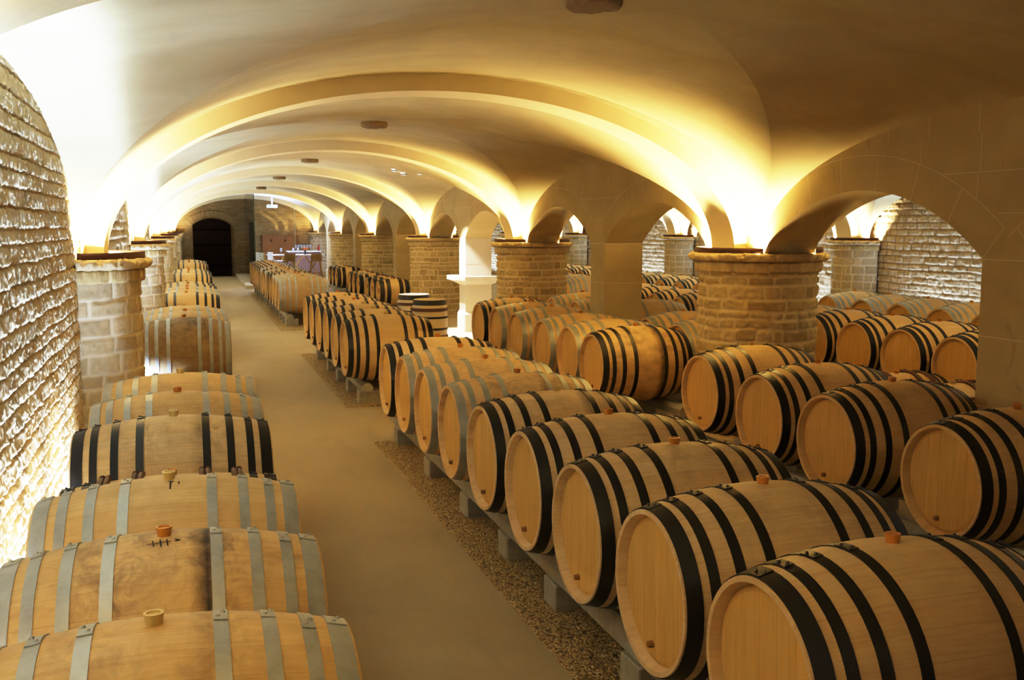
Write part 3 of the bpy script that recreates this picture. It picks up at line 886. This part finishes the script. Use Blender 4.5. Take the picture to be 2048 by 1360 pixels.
# rows beyond the arcade
AX1 = 4.95
aisle1 = [(4.93, 8.76, 'g'), (4.93, 9.46, 'g'), (5.27, 11.05, 'g'), (5.03, 11.76, 'g'), (4.97, 12.46, 'g')]
for k, (x, y, kd) in enumerate(aisle1):
    barrel(kd, x, y, lab(kd, k, 'in the row under the arcade arches'), 'barrels under the arcade arches', stain=.2, z=ZC + (.012 if k > 1 else 0))
rail_pair(4.95, 8.4, 9.85, 'the barrels under the nearer arch'); rail_pair(5.1, 10.8, 12.85, 'the barrels under the farther arch', xs=(-.2, .2))
wood = [(5.62, 6.95, 'w'), (5.66, 6.34, 'w'), (5.60, 5.72, 'w'), (5.60, 5.10, 'w')]
for k, (x, y, kd) in enumerate(wood):
    barrel(kd, x, y, 'low oak barrel with dark wooden hoops beyond the arcade, %s from the back' % nth[k], 'low wooden-hooped barrels beyond the arcade', z=.30, stain=.1, bung='ococ'[k])
a3 = [6.29, 6.99, 7.69, 8.38, 9.08, 9.78, 10.48]
for k, y in enumerate(a3):
    kd = 'g' if k == 5 else 'b'
    barrel(kd, 6.69, y, lab(kd, k, 'in the middle row beyond the arcade'), 'barrels in the middle row beyond the arcade', stain=.05)
rail_pair(6.69, 5.9, 10.8, 'the middle row beyond the arcade')
a3b = [(6.70, 12.2, 'b'), (6.68, 12.91, 'b'), (6.72, 13.62, 'b'), (6.7, 14.35, 'b'), (6.8, 16.8, 'g'), (6.8, 17.54, 'g'), (6.8, 18.3, 'b'), (6.8, 19.0, 'b')]
for k, (x, y, kd) in enumerate(a3b):
    barrel(kd, x, y, lab(kd, k, 'in the far middle row beyond the arcade'), 'barrels in the far middle row beyond the arcade', stain=.08)
rail_pair(6.70, 11.8, 14.8, 'the far middle row'); rail_pair(6.8, 16.4, 19.4, 'the farthest middle row')
a4 = [8.1, 8.8, 9.52, 10.25, 10.97, 11.7]
for k, y in enumerate(a4):
    barrel('g', 8.72, y, lab('g', k, 'in the row before the far right wall'), 'barrels in the row before the far right wall', stain=.05, tone=1.05)
rail_pair(8.72, 7.7, 12.1, 'the row before the far right wall')
a4b = [14.9, 15.62, 16.34, 17.06, 17.8, 20.2, 20.9, 21.63, 22.35]
for k, y in enumerate(a4b):
    barrel('b', 8.45, y, lab('b', k, 'in the farther row before the far right wall'), 'barrels in the farther row before the far right wall', stain=.05, tone=1.08)
rail_pair(8.45, 14.5, 18.2, 'the farther row at the right wall'); rail_pair(8.45, 19.8, 22.8, 'the farthest row at the right wall')

# standing half barrels near the spotlit pier
def standing(x, y, label, red):
    root = make_barrel([(.006, .075, BLACK), (.42, .03, BLACK)], .70, .27, .238, WHITEOAK, REDHEAD, wooden=((.135, 2),))
    root.name = 'upright_barrel'
    # stand it on its head
    root.rotation_euler = (0, -PI / 2, random.uniform(-.4, .4)); root.location = (x, y, .35)
    tag(root, label, 'barrel', 'upright half barrels')
    return root
standing(3.36, 14.62, 'upright pale half barrel with dark lid, in front of its twin', 1)
standing(3.37, 15.78, 'upright pale half barrel with dark stained lid, half hidden behind its twin', 1)
standing(5.75, 14.9, 'upright half barrel with dark lid behind the arcade, beside a round brick pillar', 1)

for k in 'bgws':
    for c in list(P_[k].children): bpy.data.objects.remove(c)
    bpy.data.objects.remove(P_[k])

# ------------------------------------------------------------------ gravel beds
def gravel(x0, x1, y0, y1, label, step=.05, amp=.004):
    nx = int((x1 - x0) / step) + 1; ny = int((y1 - y0) / step) + 1; V = []; Fc = []
    for j in range(ny + 1):
        for i in range(nx + 1):
            x = x0 + (x1 - x0) * i / nx; y = y0 + (y1 - y0) * j / ny
            e = i in (0, nx) or j in (0, ny)
            V.append((x, y, .001 if e else .010 + amp * mnoise.noise(Vector((x * 9, y * 9, 1))) + amp * .8 * mnoise.noise(Vector((x * 40, y * 40, 5)))))
    for j in range(ny):
        for i in range(nx): k = j * (nx + 1) + i; Fc.append((k, k + 1, k + nx + 2, k + nx + 1))
    o = mesh_obj('gravel', V, Fc, GRAVEL)
    tag(o, label, 'gravel', None, 'stuff')
gravel(1.375, 2.62, 1.2, 8.10, 'loose tan pea gravel under the near row right of the aisle', .016, .005)
gravel(1.385, 2.62, 9.73, 14.15, 'loose tan pea gravel under the six-barrel batch', .03)
gravel(1.385, 2.62, 17.4, 28.2, 'loose tan pea gravel under the far batch', .06)
gravel(3.2, 4.02, 2.5, 12.4, 'loose tan pea gravel under the row before the arcade', .06)

# ------------------------------------------------------------------ end wall door
def arch_poly(x0, x1, zs, zc, n=18):
    c = (x0 + x1) / 2; h = (x1 - x0) / 2; r = zc - zs; R_ = (h * h + r * r) / (2 * r); cz = zc - R_; a = math.asin(h / R_)
    return [(x0, 0), (x1, 0)] + [(c + R_ * math.sin(t), cz + R_ * math.cos(t)) for t in np.linspace(a, -a, n)]
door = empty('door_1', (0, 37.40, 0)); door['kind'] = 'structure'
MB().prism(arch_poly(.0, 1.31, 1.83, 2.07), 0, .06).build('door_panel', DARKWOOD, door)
b = MB()
for i in range(1, 6): b.box(.02 + i * .214, .026 + i * .214, -.006, 0, .02, 1.85)
for z in (.35, 1.1, 1.65): b.box(.03, 1.28, -.008, 0, z, z + .05)
b.build('door_boards', plain('door_iron', (.004, .003, .002), .9, 0, 0, 0, .02), door)
# voussoirs over the door
vb = MB(); c, h, r = .655, .655, .24; R_ = (h * h + r * r) / (2 * r); cz = 2.07 - R_; am = math.asin(h / R_)
for i in range(13):
    t0 = -am * 1.15 + 2.3 * am * i / 13 + .006; t1 = -am * 1.15 + 2.3 * am * (i + 1) / 13 - .006
    q = [(c + rr * math.sin(t), cz + rr * math.cos(t)) for rr, t in ((R_ + .01, t0), (R_ + .01, t1), (R_ + .27, t1), (R_ + .27, t0))]
    vb.prism(q, 37.46, 37.52)
tag(vb.build('trim_20', plain('voussoir_stone', (.30, .215, .105), .9, 0, 14, .4)), kind='structure')

# ------------------------------------------------------------------ glazed tasting room
def mat_glass():
    t = NT('clear_glass'); n = t.n; out = n['Material Output']
    tr = t.node('ShaderNodeBsdfTransparent'); tr.inputs[0].default_value = (.93, .97, .95, 1)
    gl = t.node('ShaderNodeBsdfGlossy'); gl.inputs['Roughness'].default_value = .01
    fr = t.node('ShaderNodeFresnel'); fr.inputs[0].default_value = 1.5
    mx = t.node('ShaderNodeMixShader'); t.put(mx.inputs[0], t.math('MULTIPLY', fr.outputs[0], 1.7, clamp=True)); t.t.links.new(tr.outputs[0], mx.inputs[1]); t.t.links.new(gl.outputs[0], mx.inputs[2])
    t.t.links.new(mx.outputs[0], out.inputs[0]); n.remove(t.bsdf)
    return t.m
GLASS = mat_glass()
GX, GY = 1.80, 31.52
def ribz(x): return ZL + H_R * math.sqrt(max(0, 1 - ((x - XK) / 2.42) ** 2)) - .01
xs = np.linspace(GX, XK + 2.3, 20)
V = [(x, GY, .02) for x in xs] + [(x, GY, ribz(x) if x < XK + 2.28 else 1.7) for x in xs]; k = len(xs)
w1 = mesh_obj('window_1', V, [(i, i + 1, k + i + 1, k + i) for i in range(k - 1)], GLASS, None, False); w1['kind'] = 'structure'
w2 = mesh_obj('window_2', [(GX, GY, .02), (GX, Y1, .02), (GX, Y1, 2.9), (GX, GY, 2.78)], [(0, 1, 2, 3)], GLASS, None, False); w2['kind'] = 'structure'
EDGE = plain('green_glass_edge', (.06, .10, .07), .2)
tag(MB().box(GX - .012, GX + .012, GY - .02, GY + .004, 0, ribz(GX)).build('trim_21', EDGE), kind='structure')
EDGE2 = plain('pale_glass_edge', (.5, .55, .55), .2)
tag(MB().box(3.0, 3.014, GY - .02, GY + .004, 0, ribz(3.0)).build('trim_22', EDGE2), kind='structure')
tag(MB().box(GX - .16, GX - .015, GY + .15, GY + .22, .095, 1.92).build('glass_door_post', plain('dark_bronze', (.03, .026, .02), .4, .5, 5, .2)), 'tall dark metal post beside the edge of the glass wall', 'post', kind='thing')
# low stone step
tag(MB().box(1.42, 4.02, 29.55, 37.45, 0, .094, .004).build('stone_step', plain('step_stone', (.56, .50, .39), .7, 0, 4, .1)), 'low pale stone step at the foot of the glass room', 'step', kind='thing')
ZF = .10
OAKF = mat_wood('furniture_oak', (.56, .34, .12), (.70, .45, .19), 2, 6)
WHITE = plain('white_lacquer', (.82, .82, .82), .3)
CAB = mat_wood('cabinet_walnut', (.17, .07, .016), (.26, .115, .03), 2, 5, .5)
cab = empty('wall_cabinet', (3.02, 37.28, ZF)); tag(cab, 'tall brown wooden cabinet standing against the end wall behind the glass', 'cabinet', kind='thing')
MB().box(-.64, .64, -.12, .14, 0, 1.37).build('carcass', CAB, cab)
for i in range(3):
    d = MB().box(-.63 + i * .424, -.63 + i * .424 + .412, -.14, -.121, .03, 1.35).build('cabinet_door', CAB, cab)
    if i < 2:
        hh = MB(); cx = -.63 + i * .5 + .30; hh.add([(cx - .035, -.147, 1.18), (cx, -.147, 1.12), (cx + .035, -.147, 1.18), (cx, -.147, 1.24), (cx - .035, -.139, 1.18), (cx, -.139, 1.12), (cx + .035, -.139, 1.18), (cx, -.139, 1.24)], [(0, 1, 2, 3), (0, 4, 5, 1), (1, 5, 6, 2), (2, 6, 7, 3), (3, 7, 4, 0)])
        hh.build('diamond_pull', DARKWOOD, d)
# bar counter
ct = empty('bar_counter', (3.75, 35.6, ZF)); tag(ct, 'dark panelled bar counter under the pale worktop at the right of the glass room', 'counter', kind='thing')
MB().box(-.62, .48, -.3, .3, 0, .80).build('front_panel', mat_wood('counter_panel', (.17, .10, .08), (.24, .15, .12), 2, 4), ct)
MB().box(-.66, .5, -.34, .34, .801, .84).build('worktop', WHITE, ct)

def trestle(x0, x1, yc, zt, label):
    t = empty('trestle_table', ((x0 + x1) / 2, yc, ZF)); h = (x1 - x0) / 2
    MB().box(-h, h, -.38, .38, zt - .03, zt, .004).build('tabletop', WHITE, t)
    for s in (-1, 1):
        b = MB(); x = s * (h - .35)
        b.bar((x - .28, -.2, .025), (x + .22, -.2, zt - .031), .022); b.build('leg', OAKF, t)
        b = MB(); b.bar((x + .28, .2, .025), (x - .22, .2, zt - .031), .022); b.build('leg', OAKF, t)
    tag(t, label, 'table', 'white tasting tables')
trestle(2.55, 3.98, 32.5, .79, 'near white-topped trestle table behind the glass, in front of the stools')
trestle(2.32, 3.62, 34.1, .76, 'farther white-topped trestle table behind the glass, with wine glasses')
def stool(x, y, label, sh=.60, rz=0):
    s = empty('bar_stool', (x, y, ZF), rz)
    MB().box(-.19, .19, -.18, .18, sh, sh + .03, .008).build('seat', OAKF, s)
    V = []; Fc = []; nn = 8
    for i in range(nn + 1):
        a = -.9 + 1.8 * i / nn
        for z in (sh + .031, sh + .24): V.append((.22 * math.sin(a), -.20 * math.cos(a) - .02 - (.03 if z > sh + .1 else 0), z))
        for z in (sh + .24, sh + .031): V.append((.19 * math.sin(a), -.17 * math.cos(a) - .02 - (.03 if z > sh + .1 else 0), z))
    for i in range(nn):
        for j in range(4): Fc.append((i * 4 + j, i * 4 + 4 + j, i * 4 + 4 + (j + 1) % 4, i * 4 + (j + 1) % 4))
    mesh_obj('backrest', V, Fc, OAKF, s, True)
    for sx in (-1, 1):
        for sy in (-1, 1): MB().bar((sx * .20, sy * .19, 0), (sx * .13, sy * .12, sh - .001), .016).build('leg', OAKF, s)
    b = MB(); z = .22; k = .177
    b.bar((-k, -k, z), (k, -k, z), .009); b.bar((k, -k, z), (k, k, z), .009); b.bar((k, k, z), (-k, k, z), .009); b.bar((-k, k, z), (-k, -k, z), .009)
    b.build('footrest', OAKF, s)
    tag(s, label, 'stool', 'wooden bar stools')
stool(2.86, 31.95, 'wooden bar stool with a low back, nearer the cabinet side of the table')
stool(3.68, 31.95, 'wooden bar stool with a low back, nearer the white stone pier')
def shell_chair(x, y, rz, label, mat=WHITE):
    s = empty('shell_chair', (x, y, ZF), rz); sh = .56
    MB().box(-.2, .2, -.19, .2, sh, sh + .025, .01).build('seat', mat, s)
    b = MB(); b.prism([(-.19, sh + .026), (.19, sh + .026), (.17, sh + .30), (-.17, sh + .30)], -.20, -.178); b.build('backrest', mat, s)
    for sx in (-1, 1):
        for sy in (-1, 1): MB().bar((sx * .2, sy * .19, 0), (sx * .14, sy * .13, sh - .001), .014).build('leg', mat, s)
    tag(s, label, 'chair', 'shell chairs at the tasting tables')
shell_chair(2.12, 33.3, -1.2, 'white shell chair at the far left end of the tables, behind the others')
shell_chair(2.25, 32.60, -1.3, 'white shell chair with its back to the glass edge, second from left')
shell_chair(2.30, 31.98, -1.5, 'small wood-toned shell chair nearest the glass, beside the white chairs', OAKF)
shell_chair(2.55, 33.35, -1.2, 'white shell chair pushed in between the two tables')
GLS = NT('wine_glass'); GLS.bsdf.inputs['Transmission Weight'].default_value = .85; GLS.set((.9, .93, .97), .05)
def wineglass(x, y, z, label):
    o = MB().lathe([(.034, 0), (.034, .004), (.005, .01), (.004, .085), (.02, .1), (.042, .135), (.043, .165), (.034, .215), (.031, .215), (.040, .165), (.038, .137), (.001, .1)], 16, 'z', cap=False).build('wine_glass', GLS.m, None, True, (x, y, z))
    tag(o, label, 'glass', 'wine glasses in the tasting room')
for (x, y, l) in ((2.78, 34.0, 'stemmed wine glass alone on the farther white table'), (3.18, 34.0, 'stemmed wine glass, left one of the pair on the farther table'), (3.33, 33.95, 'stemmed wine glass, right one of the pair on the farther table')):
    wineglass(x, y, ZF + .76, l)
for i in range(6):
    wineglass(3.40 + i * .1, 35.45, ZF + .84, 'stemmed wine glass on the bar worktop, %s from the flower vase' % nth[i])
vs = empty('flower_vase', (3.42, 32.6, ZF + .79)); tag(vs, 'dark vase of orange flowers on the near white table', 'vase', kind='thing')
MB().lathe([(.03, 0), (.045, .04), (.03, .11), (.036, .13)], 16, 'z').build('vase', plain('dark_glaze', (.02, .02, .03), .2), vs, True)
b = MB(); rr = random.Random(2)
for i in range(9):
    a = rr.uniform(0, 6.28); q = rr.uniform(.02, .07); c = Vector((q * math.cos(a), q * math.sin(a), .17 + rr.uniform(0, .06)))
    b.lathe([(0, -.02), (.018, -.01), (.022, .004), (.012, .018), (0, .02)], 8, 'z', c, False); b.bar((0, 0, .12), c, .003, 5)
b.build('flowers', plain('orange_petals', (.7, .16, .02), .6), vs, True)
pj = empty('projector', (2.60, 35.0, 2.42)); tag(pj, 'white projector hanging from the vault behind the glass', 'projector', kind='thing')
MB().box(-.17, .17, -.14, .14, 0, .10, .012).build('casing', WHITE, pj)
MB().lathe([(.035, -.155), (.035, -.14), (.0, -.14)], 16, 'y', (-.09, 0, .05)).build('lens', plain('lens', (.1, .25, .7), .1), pj, True)
MB().bar((0, 0, .101), (0, 0, .46), .028, 12).build('ceiling_pole', WHITE, pj, True)
ex = empty('fire_extinguisher', (4.18, 35.42, ZF + .842)); tag(ex, 'red fire extinguisher on the worktop end by the white pier', 'fire extinguisher', kind='thing')
MB().lathe([(.05, 0), (.055, .02), (.055, .26), (.03, .31), (.015, .33)], 16, 'z').build('cylinder_body', plain('red_paint', (.30, .015, .012), .4), ex, True)
MB().box(-.03, .05, -.012, .012, .331, .36).build('handle', BLACK, ex)
ex.scale = (.62, .62, .62)
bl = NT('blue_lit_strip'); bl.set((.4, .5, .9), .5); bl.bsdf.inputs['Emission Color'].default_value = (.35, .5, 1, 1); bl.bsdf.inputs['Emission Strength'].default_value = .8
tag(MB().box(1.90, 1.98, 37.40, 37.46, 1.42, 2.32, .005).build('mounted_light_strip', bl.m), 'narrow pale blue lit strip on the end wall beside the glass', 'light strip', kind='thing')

# recessed spots in the third bay of the vault
spm = NT('spot_lens'); spm.bsdf.inputs['Emission Color'].default_value = (.9, .92, 1, 1); spm.bsdf.inputs['Emission Strength'].default_value = 25
def vz(x, y):
    u = (x - XK) / AU; v = ((y - 4.5 + 3) % 6 - 3) / BV
    return ZL + max(v_b(u, v), v_c(u, v))
def spot(x, y, label):
    r = empty('ceiling_spotlight', (x, y, vz(x, y) - .03)); tag(r, label, 'spotlight', 'recessed ceiling spotlights', 'thing')
    MB().lathe([(.055, .03), (.058, .0), (.045, -.004), (.043, .01)], 20, 'z', cap=False).build('bezel', WHITE, r, True)
    MB().lathe([(0, .006), (.043, .006), (.043, .03)], 20, 'z', cap=False).build('lens', spm.m, r)
spot(3.25, 16.6, 'small bright recessed spotlight in the vault, left one of the upper pair')
spot(3.45, 16.85, 'small bright recessed spotlight in the vault, right one of the upper pair')
spot(3.55, 16.0, 'small bright recessed spotlight in the vault, lowest of the three')
spot(3.30, 34.6, 'small bright recessed spotlight in the vault behind the glass')

# ------------------------------------------------------------------ light
def area(loc, rot, sx, sy, power, color, spread=PI, name='lamp'):
    l = bpy.data.lights.new(name, 'AREA'); l.shape = 'RECTANGLE'; l.size = sx; l.size_y = sy
    l.energy = power; l.color = color; l.spread = spread
    o = bpy.data.objects.new(name, l); COL.objects.link(o); o.location = loc; o.rotation_euler = rot
    return o
UP = (PI, 0, 0)
WARM = (1.0, .75, .35); WARM2 = (1.0, .82, .52); COOL = (.53, .70, 1.0)
PW = 54
def lamp(x, y, d, power, color, name):
    o = area((x, y, ZL - .017), (0, 0, 0), .035, .035, power, color, name=name)
    o.rotation_euler = Vector(d).to_track_quat('-Z', 'Y').to_euler()
for y in RIBS[1:]:
    for s in (-1, 1):
        yy = y + s * .42
        if yy > Y1 or yy < Y0: continue
        k = .3 if y > 37 else .62 if y > 24 else .8 if y > 13 else 1
        if y > 2:
            lamp(XP - .25, yy, (-.10, s * .3, 1), PW * 1.3 * k, WARM, 'pillar_uplight')
            lamp(XP + .25, yy, (.10, s * .3, 1), PW * 1.3 * k, WARM, 'aisle_uplight')
        lamp(XL + .15, yy, (.10, s * .30, 1), PW * .9 * k, WARM2, 'left_uplight')
        lamp(XR - .18, yy, (-.10, s * .30, 1), PW * 1.3 * k, WARM2, 'right_uplight')
for k in range(0, 6):
    for dy in (-2.0, -1.0, 0, 1.25):
        y = 4.5 + 6 * k + dy
        if k == 1 and dy < -.5: continue
        area((XL + .085, y, .06), (PI, math.radians(16), 0), .05, .9, (42, 72, 50, 42, 36, 15)[k], COOL, math.radians(120), name='left_wall_washer')
        area((XR - .22, y, .06), (PI, math.radians(-8), 0), .18, .9, 15, COOL, math.radians(120), name='right_wall_washer')
def spotl(loc, tgt, power, color, ang, blend=.3, r=.03):
    l = bpy.data.lights.new('spot', 'SPOT'); l.energy = power; l.color = color; l.spot_size = math.radians(ang); l.spot_blend = blend; l.shadow_soft_size = r
    o = bpy.data.objects.new('spot', l); COL.objects.link(o); o.location = loc
    o.rotation_euler = (Vector(tgt) - Vector(loc)).to_track_quat('-Z', 'Y').to_euler()
for x, y in ((3.25, 16.6), (3.45, 16.85), (3.55, 16.0)):
    spotl((x, y, vz(x, y) - .06), (4.15, 15.9, .5), 330, (1, .95, .9), 55)
area((3.1, 33.6, 2.55), (0, 0, 0), .8, .8, 95, (.50, .58, 1.0), name='tasting_room_light')
area((2.5, 34.2, 2.2), (PI, 0, 0), 1.4, 3.0, 90, (.30, .42, 1.0), name='tasting_room_cove')
# faint added fill behind the camera, standing for no real fitting
area((1.6, -1.5, 2.6), (math.radians(25), 0, 0), 1.2, .6, 3, (1, .85, .65), name='rear_fill_light')

w = bpy.data.worlds.new('world'); S.world = w; w.use_nodes = True
w.node_tree.nodes['Background'].inputs[0].default_value = (.02, .014, .008, 1); w.node_tree.nodes['Background'].inputs[1].default_value = .3
vs_ = S.view_settings
vs_.view_transform = 'Standard'; vs_.exposure = 0; vs_.gamma = 1
# film response: slight toe, soft shoulder that lets the lamps burn out to cream and white
WL = 5.0; GAIN, TOE, SHO = 3.25, 1.26, 2.3
def film(x):
    y = GAIN * x ** TOE
    return y / (1 + y ** SHO) ** (1 / SHO)
vs_.use_curve_mapping = True
cm = vs_.curve_mapping; cm.white_level = (WL, WL, WL); cm.black_level = (0, 0, 0)
cm.use_clip = True
cv = cm.curves[3]
cv.points[0].location = (0, 0); cv.points[1].location = (1, film(WL) / film(WL * 1.0) )
for q in (.004, .01, .02, .04, .07, .11, .17, .25, .36, .5, .7, .85):
    cv.points.new(q, min(1, film(q * WL) / film(WL)))
cm.update()
S.cycles.use_adaptive_sampling = True; S.cycles.adaptive_threshold = .4; S.cycles.adaptive_min_samples = 32; S.cycles.light_sampling_threshold = .02
S.cycles.max_bounces = 6; S.cycles.diffuse_bounces = 4; S.cycles.glossy_bounces = 3; S.cycles.transmission_bounces = 4; S.cycles.transparent_max_bounces = 8
S.cycles.caustics_reflective = False; S.cycles.caustics_refractive = False
S.cycles.sample_clamp_indirect = 4
